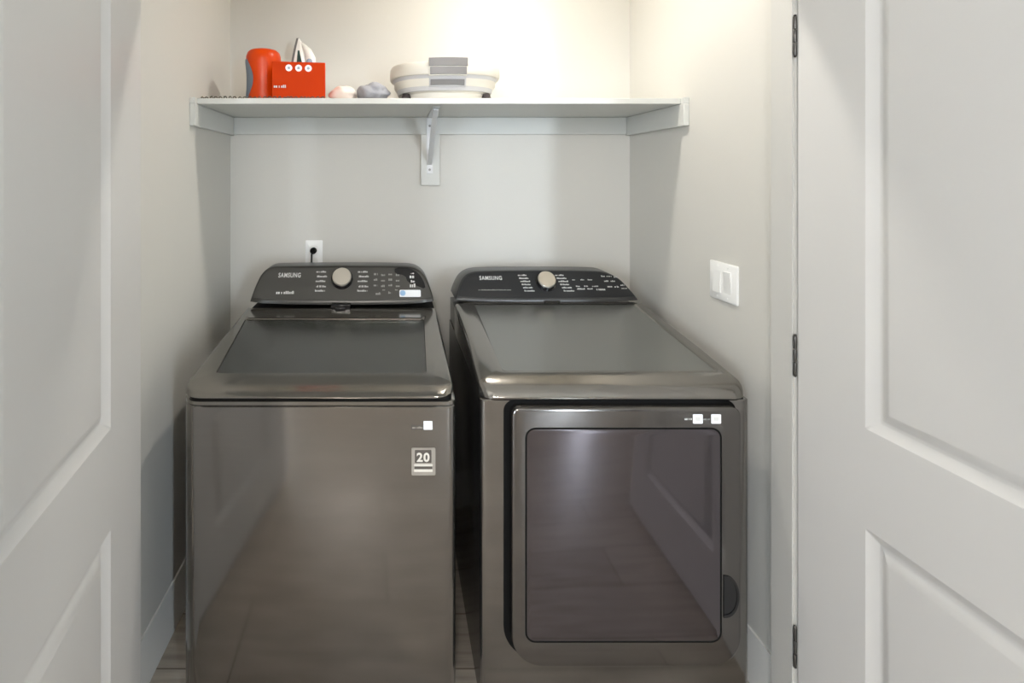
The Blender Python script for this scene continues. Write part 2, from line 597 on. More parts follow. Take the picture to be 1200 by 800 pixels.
# open top: folded-in edge and inner wall
prism(bm, WX0, WX1, WY0, WY1, RB, [(Zr(-0.5715), 0.003), (Zr(-0.5715), 0.02), (0.4, 0.02)], cap0=False, cap1=False)
bmesh.ops.remove_doubles(bm, verts=bm.verts, dist=1e-5)
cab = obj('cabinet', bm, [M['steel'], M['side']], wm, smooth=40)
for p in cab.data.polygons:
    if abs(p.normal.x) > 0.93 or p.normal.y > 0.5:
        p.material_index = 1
bm = BM()
prism(bm, WX0, WX1, WY0, WY1, RB, [(Zr(-0.5705), 0.004), (Zr(-0.5695), 0.001), (Zr(-0.5610), 0.001), (Zr(-0.5595), 0.004)], cap0=False, cap1=False)
prism(bm, WX0, WX1, WY0, WY1, RB, [(Zr(-0.5595), 0.004), (Zr(-0.5595), 0.03), (Zr(-0.5705), 0.03), (Zr(-0.5705), 0.004)], cap0=False, cap1=False)
bmesh.ops.remove_doubles(bm, verts=bm.verts, dist=1e-5)
obj('top_trim', bm, M['lid_steel'], wm, smooth=40)
bm = BM()
prism(bm, WX0, WX1, WY0, WY1, RB, [(Zr(-0.5593), 0.010), (Zr(-0.5503), 0.010), (Zr(-0.5503), 0.022), (Zr(-0.5593), 0.022), (Zr(-0.5593), 0.010)], cap0=False, cap1=False)
bmesh.ops.remove_doubles(bm, verts=bm.verts, dist=1e-5)
obj('lid_gap_shade', bm, M['black'], wm, smooth=40)  # black ring added to stand for shade in the gap under the lid
for x, y in ((WX0 + 0.06, WY0 + 0.06), (WX1 - 0.06, WY0 + 0.06), (WX0 + 0.06, WY1 - 0.06), (WX1 - 0.06, WY1 - 0.06)):
    bm = BM(); lathe(bm, [(0.022, 0.0), (0.024, 0.004), (0.02, 0.012), (0.012, 0.014), (0.012, 0.032)], (x, y, 0), 18)
    obj('foot', bm, M['black'], wm)
# deck with round opening, tub ring and drum under the glass
tc_ = (wc, 1.60)
bm = BM()
N = 64
sq = []
for k in range(N):
    a_ = 2 * PI * k / N
    c_, s_ = math.cos(a_), math.sin(a_)
    m_ = min(0.31 / max(abs(c_), 1e-6), 0.27 / max(abs(s_), 1e-6))
    sq.append((tc_[0] + c_ * m_, tc_[1] + s_ * m_))
circ = lambda r, z: [(tc_[0] + r * math.cos(2 * PI * k / N), tc_[1] + r * math.sin(2 * PI * k / N), z) for k in range(N)]
loft(bm, [[(x, y, Zr(-0.585)) for x, y in sq], circ(0.255, Zr(-0.590)), circ(0.250, Zr(-0.602)), circ(0.250, Zr(-0.62))], False, False)
obj('tub_deck', bm, M['tub_deck'], wm)
bm = BM()
loft(bm, [circ(0.249, Zr(-0.606)), circ(0.249, Zr(-0.598)), circ(0.243, Zr(-0.594)), circ(0.225, Zr(-0.598)), circ(0.222, Zr(-0.62)), circ(0.222, Zr(-0.64))], False, False)
obj('tub_ring', bm, M['tub_ring'], wm)
bm = BM()
loft(bm, [circ(0.2215, Zr(-0.63)), circ(0.228, Zr(-0.68)), circ(0.228, Zr(-0.98)), circ(0.19, Zr(-1.02)), circ(0.09, Zr(-1.01)), circ(0.06, Zr(-0.95)), circ(0.05, Zr(-0.80)), circ(0.03, Zr(-0.785))], False, True)
obj('wash_drum', bm, M['drum'], wm)


def lid_z(y):
    t = (1.87 - y) / 0.51
    z = -0.474 - 0.044 * t
    if y < 1.37:
        z -= 0.022 * ((1.37 - y) / 0.095) ** 2.0
    return Zr(z)


LX0, LX1, LY0, LY1 = WX0 + 0.004, WX1 - 0.004, 1.274, 1.868
LR = (0.055, 0.055, 0.006, 0.006)
# lid: outer skirt, rounded shoulder, top, down into the window rebate
bm = BM()
loops = []


def subdiv(pts, k=3):
    out = []
    for i in range(len(pts)):
        a_, b_ = pts[i], pts[(i + 1) % len(pts)]
        dd = math.hypot(b_[0] - a_[0], b_[1] - a_[1])
        for j in range(k):
            out.append((a_[0] + (b_[0] - a_[0]) * j / k, a_[1] + (b_[1] - a_[1]) * j / k))
    return out


def lid_outline(ins):
    return subdiv(rrect(LX0 + ins, LX1 - ins, LY0 + ins, LY1 - ins, [max(0.003, q - ins) for q in LR]), 3)


def win_outline(ins):
    y0, y1 = 1.362 + ins, 1.757 - ins
    p = rrect(-1, 1, y0, y1, 0.012)
    p = rrect(0, 1, y0, y1, 0.012)
    out = []
    xl = lambda y: -0.466 + (-0.499 + 0.466) * (y - 1.362) / 0.395 + ins
    xr = lambda y: 0.087 + (0.104 - 0.087) * (y - 1.362) / 0.395 - ins
    for x, y in p:
        if x < 0.5:
            out.append((xl(y) + x, y))
        else:
            out.append((xr(y) - (1 - x), y))
    return subdiv(out, 3)


def skirt(ins, dz, flat=None):
    return [(x, y, lid_z(y) + dz) for x, y in lid_outline(ins)]


ZB = Zr(-0.5500)
loops.append([(x, y, ZB) for x, y in lid_outline(0.010)])
loops.append([(x, y, ZB + 0.001) for x, y in lid_outline(0.003)])
loops.append([(x, y, ZB + 0.004) for x, y in lid_outline(0.0)])
rr = 0.011
for k in range(0, 6):
    a_ = (PI / 2) * k / 5
    ins = rr * (1 - math.cos(a_))
    drop = rr * (1 - math.sin(a_))
    loops.append([(x, y, max(lid_z(y) - drop, ZB + 0.006 + 0.0006 * k)) for x, y in lid_outline(ins)])
for t in (0.2, 0.45, 0.7, 1.0):
    A, B = lid_outline(rr), win_outline(0)
    loops.append([(p[0] + (q[0] - p[0]) * t, p[1] + (q[1] - p[1]) * t, lid_z(p[1] + (q[1] - p[1]) * t)) for p, q in zip(A, B)])
loops.append([(x, y, lid_z(y) - 0.002) for x, y in win_outline(0.002)])
loops.append([(x, y, lid_z(y) - 0.016) for x, y in win_outline(0.002)])
loft(bm, loops, False, False)
lid = obj('lid', bm, M['lid_steel'], wm, smooth=38)
bm = BM()
loft(bm, [[(x, y, lid_z(y) - 0.008) for x, y in win_outline(0.0025)], [(x, y, lid_z(y) - 0.0035) for x, y in win_outline(0.0025)], ], True, True)
obj('lid_window', bm, M['smoked'], lid, smooth=30)
bm = BM()   # dark rear hinge edge of the window rebate
box(bm, -0.49, 0.096, 1.7575, 1.762, lid_z(1.76) - 0.004, lid_z(1.76) + 0.0012)
obj('hinge_strip', bm, M['black'], lid)

# console
CW = Vector((0, 0.075, 0.126)).normalized()
CN = Vector((0, -CW.z, CW.y))               # out of the face
CO = Vector((0, 1.872, Zr(-0.466)))
wf = lambda a_, v_, w_: tuple(Vector((a_, 0, 0)) + CO + CW * v_ + CN * w_)
H = 0.1465


def smooth_poly(pts, k=3):
    for _ in range(k):
        out = []
        n_ = len(pts)
        for i in range(n_):
            p, q = pts[i], pts[(i + 1) % n_]
            out.append((p[0] * 0.75 + q[0] * 0.25, p[1] * 0.75 + q[1] * 0.25))
            out.append((p[0] * 0.25 + q[0] * 0.75, p[1] * 0.25 + q[1] * 0.75))
        pts = out
    return pts


def inset(pts, d):
    cx = sum(p[0] for p in pts) / len(pts)
    cy = sum(p[1] for p in pts) / len(pts)
    hx = max(p[0] for p in pts) - cx
    hy = max(p[1] for p in pts) - cy
    return [(cx + (p[0] - cx) * (1 - d / hx), cy + (p[1] - cy) * (1 - d / hy)) for p in pts]


def console(name, outline, frame, back_y, m_shell, m_face, parent, zfloor):
    bm = BM()
    f0 = [Vector(frame(a_, v_, 0)) for a_, v_ in outline]
    bk = [(p.x, back_y, max(p.z - 0.004, zfloor)) for p in f0]
    bk0 = [(p.x * 1.0, back_y - 0.012, max(p.z, zfloor)) for p in f0]
    ins1 = [frame(a_, v_, 0.004) for a_, v_ in inset(outline, 0.004)]
    ins2 = [frame(a_, v_, 0.005) for a_, v_ in inset(outline, 0.009)]
    loft(bm, [bk, bk0, [tuple(p) for p in f0], ins1, ins2])
    c_ = obj(name, bm, m_shell, parent, smooth=40)
    bm = BM()
    slab(bm, frame, inset(outline, 0.0095), 0.0045, 0.0062)
    f_ = obj('control_panel', bm, m_face, c_, smooth=30)
    return c_, f_


base = [(-0.518, 0.0), (0.146, 0.0)]
top = [(0.143, 0.035), (0.128, 0.085), (0.112, 0.118), (0.080, 0.1415), (0.035, H), (-0.15, H + 0.0015), (-0.42, H), (-0.462, 0.143), (-0.487, 0.120), (-0.502, 0.08), (-0.514, 0.03)]
pts = base + top
# keep the two lower corners crisp, round the rest
sm = smooth_poly(pts, 2)
con, cpan = console('console', sm, wf, 2.035, M['shell'], M['panel'], wm, Zr(-0.50))
W0 = 0.0066
# dark reflection blotch on the right, modelled as a glossy black plate
bm = BM()
slab(bm, wf, smooth_poly([(0.005, 0.138), (0.062, 0.136), (0.092, 0.118), (0.112, 0.085), (0.118, 0.055), (0.085, 0.068), (0.052, 0.082), (0.044, 0.108), (0.005, 0.114)], 1), 0.0055, W0)
obj('dark_reflection', bm, M['gloss_black'], cpan, smooth=30)
bm = BM()
fa = lambda a_, v_, w_: wf(a_, v_, w_)
disc(bm, fa, -0.1885, 0.094, 0.040, W0, W0 + 0.003, 40, 0.001)
disc(bm, fa, -0.1885, 0.094, 0.0365, W0 + 0.002, 0.020, 40, 0.002)
kd = obj('dial', bm, M['gloss_black'], con)
bm = BM()
disc(bm, fa, -0.1885, 0.096, 0.0345, 0.018, 0.028, 40, 0.003)
obj('dial_cap', bm, M['silver'], kd)
lettering('logo_lettering', 'SAMSUNG', 0.082, wf, -0.424, 0.100, W0 + 0.0006, M['print'], con, bold=0.022, tall=1.45)
rows = [(-0.425, 0.037, 0.065, 0.011)]
for k, v in enumerate((0.118, 0.100, 0.082, 0.062, 0.046)):
    rows.append((-0.285 + (k % 2) * 0.004, v, 0.036, 0.007))
    rows.append((-0.131 + (k % 2) * 0.004, v, 0.036, 0.007))
marks('slogan_lettering', rows[:1], wf, W0 + 0.0004, M['print'], con)
marks('cycle_lettering', rows[1::2], wf, W0 + 0.0004, M['print'], con)
marks('cycle_lettering', rows[2::2], wf, W0 + 0.0004, M['print'], con)
rows = []
for j in range(3):
    for k in range(4):
        rows.append((-0.072 + k * 0.027, 0.066 + j * 0.021 - (k % 2) * 0.003, 0.014, 0.008))
rows += [(-0.064, 0.034, 0.018, 0.009), (-0.018, 0.038, 0.012, 0.008), (-0.04, 0.05, 0.01, 0.005), (0.006, 0.05, 0.01, 0.005)]
marks('option_lettering', rows, wf, W0 + 0.0004, M['print_dim'], con)
marks('button_lettering', [(0.060, 0.096, 0.022, 0.014), (0.064, 0.112, 0.012, 0.005), (0.060, 0.062, 0.022, 0.014), (0.064, 0.080, 0.014, 0.009)], wf, W0 + 0.0012, M['print'], con)
bm = BM(); slab(bm, wf, rrect(0.022, 0.099, 0.026, 0.052, 0.004, 3), W0 - 0.001, W0 + 0.0016)
st = obj('sticker', bm, M['sticker'], con, smooth=30)
st['label'] = 'white oblong sticker'
bm = BM(); slab(bm, wf, rrect(0.024, 0.044, 0.030, 0.050, 0.009, 4), W0 + 0.0012, W0 + 0.002)
obj('sticker_print', bm, M['sticker_blue'], st, smooth=30)
# rear deck under the console, lid latch
bm = BM()
box(bm, WX0 + 0.004, WX1 - 0.004, 1.8685, 2.040, Zr(-0.5590), Zr(-0.492))
obj('rear_deck', bm, M['black'], wm, bevel=0.003)
bm = BM()
box(bm, -0.222, -0.152, 1.845, 1.880, Zr(-0.478), Zr(-0.4585))
box(bm, -0.205, -0.170, 1.828, 1.850, Zr(-0.480), Zr(-0.466))
obj('lid_latch', bm, M['gloss_black'], lid, bevel=0.003)
# badges on the front
ff = lambda a_, v_, w_: (a_, WY0 - w_, Zr(v_))
bm = BM(); slab(bm, ff, rrect(0.044, 0.075, -0.629, -0.618, 0.002, 3), -0.001, 0.0008)
bg = obj('model_badge', bm, M['badge_dark'], wm, smooth=30)
marks('badge_lettering', [(0.047, -0.626, 0.026, 0.005)], ff, 0.0012, M['badge'], bg)
bm = BM(); slab(bm, ff, rrect(0.0745, 0.0965, -0.629, -0.608, 0.001, 3), -0.001, 0.0011)
q_ = obj('sticker', bm, M['sticker'], wm, smooth=30); q_['label'] = 'small square white sticker'
marks('sticker_lettering', [(0.081, -0.620, 0.009, 0.003)], ff, 0.0014, M['print'], q_)
bm = BM(); slab(bm, ff, rrect(0.045, 0.104, -0.742, -0.674, 0.003, 3), -0.001, 0.0008)
eb = obj('warranty_badge', bm, M['badge'], wm, smooth=30)
bm = BM(); slab(bm, ff, rrect(0.053, 0.094, -0.711, -0.679, 0.002, 3), 0.0, 0.0012)
bmesh_sq = obj('badge_field', bm, M['badge_dark'], eb, smooth=30)
lettering('badge_number', '20', 0.032, ff, 0.0575, -0.707, 0.0018, M['cream_print'], eb, bold=0.035)
bm = BM()
slab(bm, ff, rrect(0.051, 0.097, -0.719, -0.714, 0.001, 2), 0.0, 0.0014)
slab(bm, ff, rrect(0.051, 0.097, -0.733, -0.727, 0.001, 2), 0.0, 0.0014)
obj('badge_bar', bm, M['cream_print'], eb, smooth=0)
bm = BM()
slab(bm, ff, rrect(0.052, 0.096, -0.7262, -0.7198, 0.001, 2), 0.0, 0.0012)
obj('badge_strip', bm, M['badge_dark'], eb, smooth=0)

# ================================================================== DRYER
DX0, DX1, DY0, DY1 = 0.219, 0.899, 1.312, 2.05
dm = thing('clothes_dryer', 'dark platinum front load dryer with square door, right of the two machines', 'dryer', (0.559, 1.68, 0.0))
ZT = Zr(-0.566)
RD = (0.014, 0.014, 0.01, 0.01)
bm = BM()
prism(bm, DX0, DX1, DY0, DY1, RD, [(0.03, 0.002), (0.034, 0), (ZT - 0.002, 0), (ZT, 0.002)])
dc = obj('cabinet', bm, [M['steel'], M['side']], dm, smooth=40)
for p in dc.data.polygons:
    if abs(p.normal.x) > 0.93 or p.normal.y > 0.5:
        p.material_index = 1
for x, y in ((DX0 + 0.06, DY0 + 0.06), (DX1 - 0.06, DY0 + 0.06), (DX0 + 0.06, DY1 - 0.06), (DX1 - 0.06, DY1 - 0.06)):
    bm = BM(); lathe(bm, [(0.022, 0.0), (0.024, 0.004), (0.02, 0.012), (0.012, 0.014), (0.012, 0.032)], (x, y, 0), 18)
    obj('foot', bm, M['black'], dm)


def top_z(y):
    t = (1.868 - y) / 0.494
    z = -0.456 - 0.060 * t
    if y < 1.376:
        z -= 0.030 * ((1.376 - y) / 0.07) ** 1.8
    return Zr(z)


TY0 = 1.309
TR = (0.04, 0.04, 0.006, 0.006)


def top_outline(ins):
    return subdiv(rrect(DX0 + ins, DX1 - ins, TY0 + ins, 1.872 - ins, [max(0.003, q - ins) for q in TR]), 3)


def flat_outline(ins):
    return subdiv(rrect(0.283 + ins, 0.858 - ins, 1.372 + ins, 1.871 - ins * 0.2, [0.012, 0.012, 0.003, 0.003]), 3)


bm = BM()
loops = [[(x, y, ZT + 0.0005) for x, y in top_outline(0.002)], [(x, y, ZT + 0.003) for x, y in top_outline(0.0)]]
rr = 0.020
for k in range(0, 7):
    a_ = (PI / 2) * k / 6
    ins = rr * (1 - math.cos(a_)); drop = rr * (1 - math.sin(a_))
    loops.append([(x, y, max(top_z(y) - drop, ZT + 0.006 + 0.0008 * k)) for x, y in top_outline(ins)])
for t in (0.35, 0.7, 1.0):
    A, B = top_outline(rr), flat_outline(0)
    loops.append([(p[0] + (q[0] - p[0]) * t, p[1] + (q[1] - p[1]) * t, top_z(p[1] + (q[1] - p[1]) * t)) for p, q in zip(A, B)])
loops.append([(x, y, top_z(y) - 0.0025) for x, y in flat_outline(0.006)])
loft(bm, loops, False, False)
obj('top_cap', bm, M['lid_steel'], dm, smooth=38)
bm = BM()
loft(bm, [[(x, y, top_z(y) - 0.0024) for x, y in flat_outline(0.0055)], [(x, y, top_z(y) - 0.0028) for x, y in flat_outline(0.04)]], False, True)
obj('top_panel', bm, M['steel_top'], dm, smooth=30)

DO = Vector((0, 1.874, Zr(-0.457)))
DW = Vector((0, 0.078, 0.1)).normalized()
DN = Vector((0, -DW.z, DW.y))
df = lambda a_, v_, w_: tuple(Vector((a_, 0, 0)) + DO + DW * v_ + DN * w_)
HD = 0.126
pts = [(0.224, 0.0), (0.884, 0.0), (0.878, 0.02), (0.858, 0.06), (0.836, 0.095), (0.80, 0.118), (0.762, HD), (0.55, HD + 0.002), (0.335, HD), (0.285, 0.120), (0.256, 0.098), (0.238, 0.06), (0.226, 0.02)]
dcon, dpan = console('console', smooth_poly(pts, 2), df, 2.04, M['shell_black'], M['panel_black'], dm, Zr(-0.50))
bm = BM(); box(bm, DX0 + 0.004, DX1 - 0.004, 1.8725, 2.045, ZT + 0.0005, Zr(-0.478)); obj('rear_deck', bm, M['side'], dm, bevel=0.003)
bm = BM()
disc(bm, df, 0.5615, 0.076, 0.0385, W0, W0 + 0.003, 40, 0.001)
disc(bm, df, 0.5615, 0.076, 0.0335, W0 + 0.002, 0.018, 40, 0.002)
kd = obj('dial', bm, M['gloss_black'], dcon)
bm = BM(); disc(bm, df, 0.5615, 0.078, 0.0325, 0.016, 0.027, 40, 0.003)
obj('dial_cap', bm, M['silver'], kd)
lettering('logo_lettering', 'SAMSUNG', 0.083, df, 0.318, 0.084, W0 + 0.0006, M['print'], dcon, bold=0.022, tall=1.3)
marks('slogan_lettering', [(0.310, 0.042, 0.120, 0.004)], df, W0 + 0.0004, M['print_dim'], dcon)
rows = []
for k in range(6):
    rows.append((0.462 + k * 0.003, 0.100 - k * 0.0125, 0.032 + 0.002 * (k % 3), 0.0062))
    rows.append((0.600 + k * 0.004, 0.100 - k * 0.0125, 0.032 + 0.003 * (k % 3), 0.0062))
marks('cycle_lettering', rows[0::2], df, W0 + 0.0004, M['print'], dcon)
marks('cycle_lettering', rows[1::2], df, W0 + 0.0004, M['print'], dcon)
rows = [(0.660, 0.082, 0.012, 0.005), (0.690, 0.082, 0.014, 0.005), (0.717, 0.082, 0.016, 0.005),
        (0.668, 0.056, 0.014, 0.005), (0.670, 0.045, 0.030, 0.006), (0.698, 0.056, 0.014, 0.005), (0.707, 0.046, 0.02, 0.005), (0.727, 0.056, 0.022, 0.005), (0.74, 0.042, 0.032, 0.009),
        (0.770, 0.096, 0.014, 0.006), (0.790, 0.096, 0.018, 0.006), (0.816, 0.093, 0.014, 0.006), (0.776, 0.076, 0.016, 0.006), (0.80, 0.076, 0.016, 0.006),
        (0.783, 0.054, 0.018, 0.007), (0.808, 0.053, 0.016, 0.007), (0.832, 0.060, 0.014, 0.006), (0.832, 0.048, 0.02, 0.004)]
marks('option_lettering', rows, df, W0 + 0.0004, M['print'], dcon)
bm = BM(); slab(bm, df, [(0.54, -0.0105), (0.60, -0.0105), (0.596, 0.001), (0.544, 0.001)], 0.004, 0.0085); obj('panel_tab', bm, M['gloss_black'], dcon)

# door on the front
ef = lambda a_, v_, w_: (a_, DY0 - w_, Zr(v_))
bm = BM()
slab(bm, ef, rrect(0.2775, 0.8625, -1.216, -0.5662, (0.082, 0.082, 0.028, 0.028), 10), -0.002, 0.0015)
obj('door_gasket', bm, M['black'], dm, smooth=30)


def door_outline(ins):
    return rrect(0.2925 + ins, 0.857 - ins, -1.211 + ins, -0.5745 - ins, [max(0.004, q - ins) for q in (0.074, 0.074, 0.020, 0.020)], 10)


def dwin(ins):
    return rrect(0.324 + ins, 0.808 - ins, -1.150 + ins, -0.621 - ins, [max(0.004, 0.026 - ins)] * 4, 10)


bm = BM()
lay = [(0.0, 0.0015), (0.0, 0.0265), (0.0012, 0.0295), (0.004, 0.0312), (0.007, 0.0315)]
loops = [[ef(a_, v_, w_) for a_, v_ in door_outline(i_)] for i_, w_ in lay]
loops.append([ef(a_, v_, 0.0315) for a_, v_ in dwin(0.0)])
loops.append([ef(a_, v_, 0.0290) for a_, v_ in dwin(0.0004)])
loops.append([ef(a_, v_, 0.0290) for a_, v_ in dwin(0.006)])
loft(bm, loops, True, True)
dd = obj('dryer_door', bm, M['door_metal'], dm, smooth=35)
bm = BM()
loops = [[ef(a_, v_, w_) for a_, v_ in dwin(i_)] for i_, w_ in ((0.0007, 0.0290), (0.0007, 0.0312), (0.0042, 0.0312), (0.0042, 0.0290))]
loft(bm, loops, False, False)
obj('window_seal', bm, M['black'], dd, smooth=35)
bm = BM()
loops = [[ef(a_, v_, w_) for a_, v_ in dwin(i_)] for i_, w_ in ((0.0045, 0.0290), (0.0045, 0.0315), (0.006, 0.0317))]
loft(bm, loops, True, True)
obj('door_window', bm, M['door_glass'], dd, smooth=35)
# scooped grip on the opening side
bm = BM()
gp = []
for k in range(25):
    a_ = PI * k / 24
    gp.append((0.812 + 0.038 * math.sin(a_) ** 0.8, -1.036 + 0.052 * math.cos(a_)))
gi = [(0.812 + (a_ - 0.812) * 0.86, -1.036 + (v_ + 1.036) * 0.86) for a_, v_ in gp]
loft(bm, [[ef(a_, v_, 0.0310) for a_, v_ in gp], [ef(a_, v_, 0.0335) for a_, v_ in gp], [ef(a_, v_, 0.0335) for a_, v_ in gi], [ef(a_, v_, 0.0322) for a_, v_ in gi]])
obj('handle_recess', bm, M['gloss_black'], dd, smooth=35)
for x in (0.7365, 0.7815):
    bm = BM(); slab(bm, ef, rrect(x, x + 0.024, -0.611, -0.588, 0.002, 3), 0.031, 0.0325)
    q_ = obj('sticker', bm, M['sticker'], dd, smooth=30); q_['label'] = 'small square white sticker'
    bm = BM(); slab(bm, ef, rrect(x + 0.006, x + 0.018, -0.604, -0.595, 0.001, 2), 0.0322, 0.0329)
    obj('sticker_print', bm, M['print'], q_, smooth=30)
marks('badge_lettering', [(0.716, -0.602, 0.018, 0.006)], ef, 0.0326, M['print'], dd)
marks('badge_lettering', [(0.762, -0.602, 0.016, 0.005)], ef, 0.0326, M['print_dim'], dd)

# ================================================================== WALL FITTINGS
sw = thing('light_switch', 'white double rocker light switch plate on the right wall above the dryer', 'light switch', (XR, 1.528, Zr(-0.368)))
sfr = lambda a_, v_, w_: (XR - w_, a_, Zr(v_))
bm = BM()
loft(bm, [[sfr(a_, v_, 0.0003) for a_, v_ in rrect(1.464, 1.592, -0.370, -0.258, 0.004, 4)],
          [sfr(a_, v_, 0.004) for a_, v_ in rrect(1.464, 1.592, -0.370, -0.258, 0.004, 4)],
          [sfr(a_, v_, 0.0065) for a_, v_ in rrect(1.468, 1.588, -0.366, -0.262, 0.004, 4)]])
obj('cover_plate', bm, M['plate'], sw, smooth=30)
for c_, tilt in ((1.504, 1), (1.552, -1)):
    bm = BM()
    w_ = 0.0165
    o_ = rrect(c_ - w_, c_ + w_, -0.3475, -0.2805, 0.002, 3)
    wz = lambda v_: 0.0085 + tilt * 0.0022 * (v_ + 0.314) / 0.034
    loft(bm, [[sfr(a_, v_, 0.006) for a_, v_ in o_], [sfr(a_, v_, wz(v_)) for a_, v_ in o_]])
    obj('rocker', bm, M['plate'], sw, smooth=30)
    for s in (-1, 1):
        bm = BM(); disc(bm, sfr, c_, -0.314 + s * 0.045, 0.003, 0.006, 0.0072, 10, 0.0004)
        obj('screw', bm, M['plate'], sw)

ot = thing('wall_outlet', 'white outlet plate low on the back wall behind the washer', 'outlet', (-0.326, YB, Zr(-0.375)))
ofr = lambda a_, v_, w_: (a_, YB - w_, Zr(v_))
bm = BM()
loft(bm, [[ofr(a_, v_, 0.0003) for a_, v_ in rrect(-0.361, -0.291, -0.385, -0.268, 0.004, 4)],
          [ofr(a_, v_, 0.004) for a_, v_ in rrect(-0.361, -0.291, -0.385, -0.268, 0.004, 4)],
          [ofr(a_, v_, 0.006) for a_, v_ in rrect(-0.357, -0.295, -0.381, -0.272, 0.004, 4)]])
obj('cover_plate', bm, M['plate'], ot, smooth=30)
for v_ in (-0.352, -0.302):
    bm = BM(); slab(bm, ofr, rrect(-0.342, -0.310, v_ - 0.014, v_ + 0.014, 0.010, 5), 0.0055, 0.0078)
    obj('receptacle', bm, M['trim'], ot, smooth=30)
pc = thing('power_cord', 'black power cord plugged into the outlet on the back wall', 'cord', (-0.328, YB - 0.01, Zr(-0.40)))
bm = BM()
lathe(bm, [(0.010, 0.0), (0.013, 0.003), (0.013, 0.018), (0.009, 0.024)], (0, 0, 0), 16)
bmesh.ops.transform(bm, matrix=Matrix.Translation((-0.326, YB - 0.0082, Zr(-0.3085))) @ Matrix.Rotation(PI / 2, 4, 'X'), verts=bm.verts)
obj('plug', bm, M['black'], pc)
bm = BM()
cp = [(-0.326, YB - 0.030, Zr(-0.3085)), (-0.328, YB - 0.036, Zr(-0.312)), (-0.330, YB - 0.038, Zr(-0.322)), (-0.331, YB - 0.036, Zr(-0.35)), (-0.330, YB - 0.034, Zr(-0.42)), (-0.32, YB - 0.036, Zr(-0.6)), (-0.31, YB - 0.038, Zr(-0.8)), (-0.30, YB - 0.04, Zr(-1.0)), (-0.25, YB - 0.043, 0.06), (-0.2, YB - 0.045, 0.006)]
tube(bm, cp, 0.0035, 8)
obj('cable', bm, M['black'], pc)

# closet ceiling lamp, and an unseen hall globe added as front fill
def fill_lamp(label, x, y, m, r, drop):
    t = thing('fill_lamp', label, 'lamp', (x, y, CEIL))
    bm = BM(); lathe(bm, [(r * 1.15, 0.0), (r * 1.15, -0.014), (r * 0.7, -0.024), (r * 0.62, -drop + r * 0.8)], (x, y, CEIL - 0.0005), 28)
    obj('canopy', bm, M['trim'], t)
    bm = BM()
    bmesh.ops.create_uvsphere(bm, u_segments=24, v_segments=14, radius=r, matrix=Matrix.Translation((x, y, CEIL - drop)))
    obj('globe', bm, m, t, smooth=180)


dl_x, dl_y = 0.42, 1.57
t = thing('ceiling_downlight', 'lit round flush ceiling light inside the laundry closet', 'lamp', (dl_x, dl_y, CEIL))
bm = BM()
lathe(bm, [(0.085, 0.0), (0.085, -0.006), (0.075, -0.016), (0.049, -0.018), (0.048, -0.012)], (dl_x, dl_y, CEIL - 0.0005), 36, cap0=False, cap1=False)
obj('trim_ring', bm, M['trim'], t)
bm = BM()
lathe(bm, [(0.048, -0.008), (0.048, -0.015)], (dl_x, dl_y, CEIL - 0.0005), 36)
obj('diffuser', bm, M['lamp'], t)
fill_lamp('added globe lamp out of view in the hall, front fill light', -0.30, -1.70, M['hall_fill'], 0.20, 0.26)

# ================================================================== THINGS ON THE SHELF
ZTOP = ZS1 + 0.0003
# fringed liner
ln = thing('shelf_liner', 'thin pale liner with dark fringed front edge on the left end of the shelf', 'shelf liner', (-0.4, 1.9, ZTOP))
bm = BM(); box(bm, -0.645, -0.222, 1.745, 2.05, ZTOP, ZTOP + 0.0022)
obj('liner_sheet', bm, M['liner'], ln, smooth=0)
rnd = random.Random(3)
bm = BM()
x = -0.640
while x < -0.226:
    L_ = rnd.uniform(0.006, 0.013)
    y_ = 1.742 + rnd.uniform(-0.002, 0.002)
    h_ = rnd.uniform(0.0045, 0.0075)
    pts_ = [(x - L_ / 2, y_ + 0.003, ZTOP + 0.0022), (x - L_ / 4, y_, ZTOP + h_ * 0.85), (x + L_ / 4, y_ - 0.001, ZTOP + h_), (x + L_ / 2, y_ + 0.003, ZTOP + 0.0022)]
    tube(bm, pts_, 0.0019, 6)
    x += L_ + rnd.uniform(0.003, 0.008)
fr_o = obj('fringe', bm, M['fringe'], ln)
fr_o['kind'] = 'stuff'
ZL = ZTOP + 0.0026

# orange canister with blue-grey side grip
cx, cy = -0.470, 1.885
cn = thing('orange_canister', 'glossy orange rounded canister with a blue grey side grip on the shelf', 'canister', (cx, cy, ZL))
bm = BM()
prof = [(0.058, 0.0), (0.0605, 0.003), (0.0595, 0.03), (0.0575, 0.06), (0.0575, 0.095), (0.0605, 0.13), (0.0625, 0.150), (0.0615, 0.168), (0.057, 0.182), (0.048, 0.190), (0.030, 0.1945), (0.010, 0.1955)]
lathe(bm, prof, (cx, cy, ZL), 40, 1.0, 0.92)
obj('canister_body', bm, M['orange'], cn, smooth=50)
bm = BM()   # curved grip panel on the left
NG = 14
rows_a, rows_b = [], []
for k in range(NG + 1):
    t = k / NG
    z = 0.012 + 0.142 * t
    wv = 0.17 + 0.50 * math.sin(PI * t) ** 0.9
    def rad(z):
        for (r0, z0), (r1, z1) in zip(prof[:-1], prof[1:]):
            if z0 <= z <= z1:
                return r0 + (r1 - r0) * (z - z0) / (z1 - z0)
        return prof[-1][0]
    rr_ = rad(z)
    ring_o = []
    for j in range(9):
        a_ = PI + 0.55 + wv * (-1 + 2 * j / 8) * 0.9
        ring_o.append((cx + (rr_ + 0.0025) * math.cos(a_), cy + (rr_ + 0.0025) * 0.92 * math.sin(a_), ZL + z))
    rows_a.append(ring_o)
loft(bm, rows_a, False, False, closed=False)
bmesh.ops.solidify(bm, geom=bm.faces[:], thickness=0.003)
obj('side_grip', bm, M['blue_grey'], cn, smooth=50)

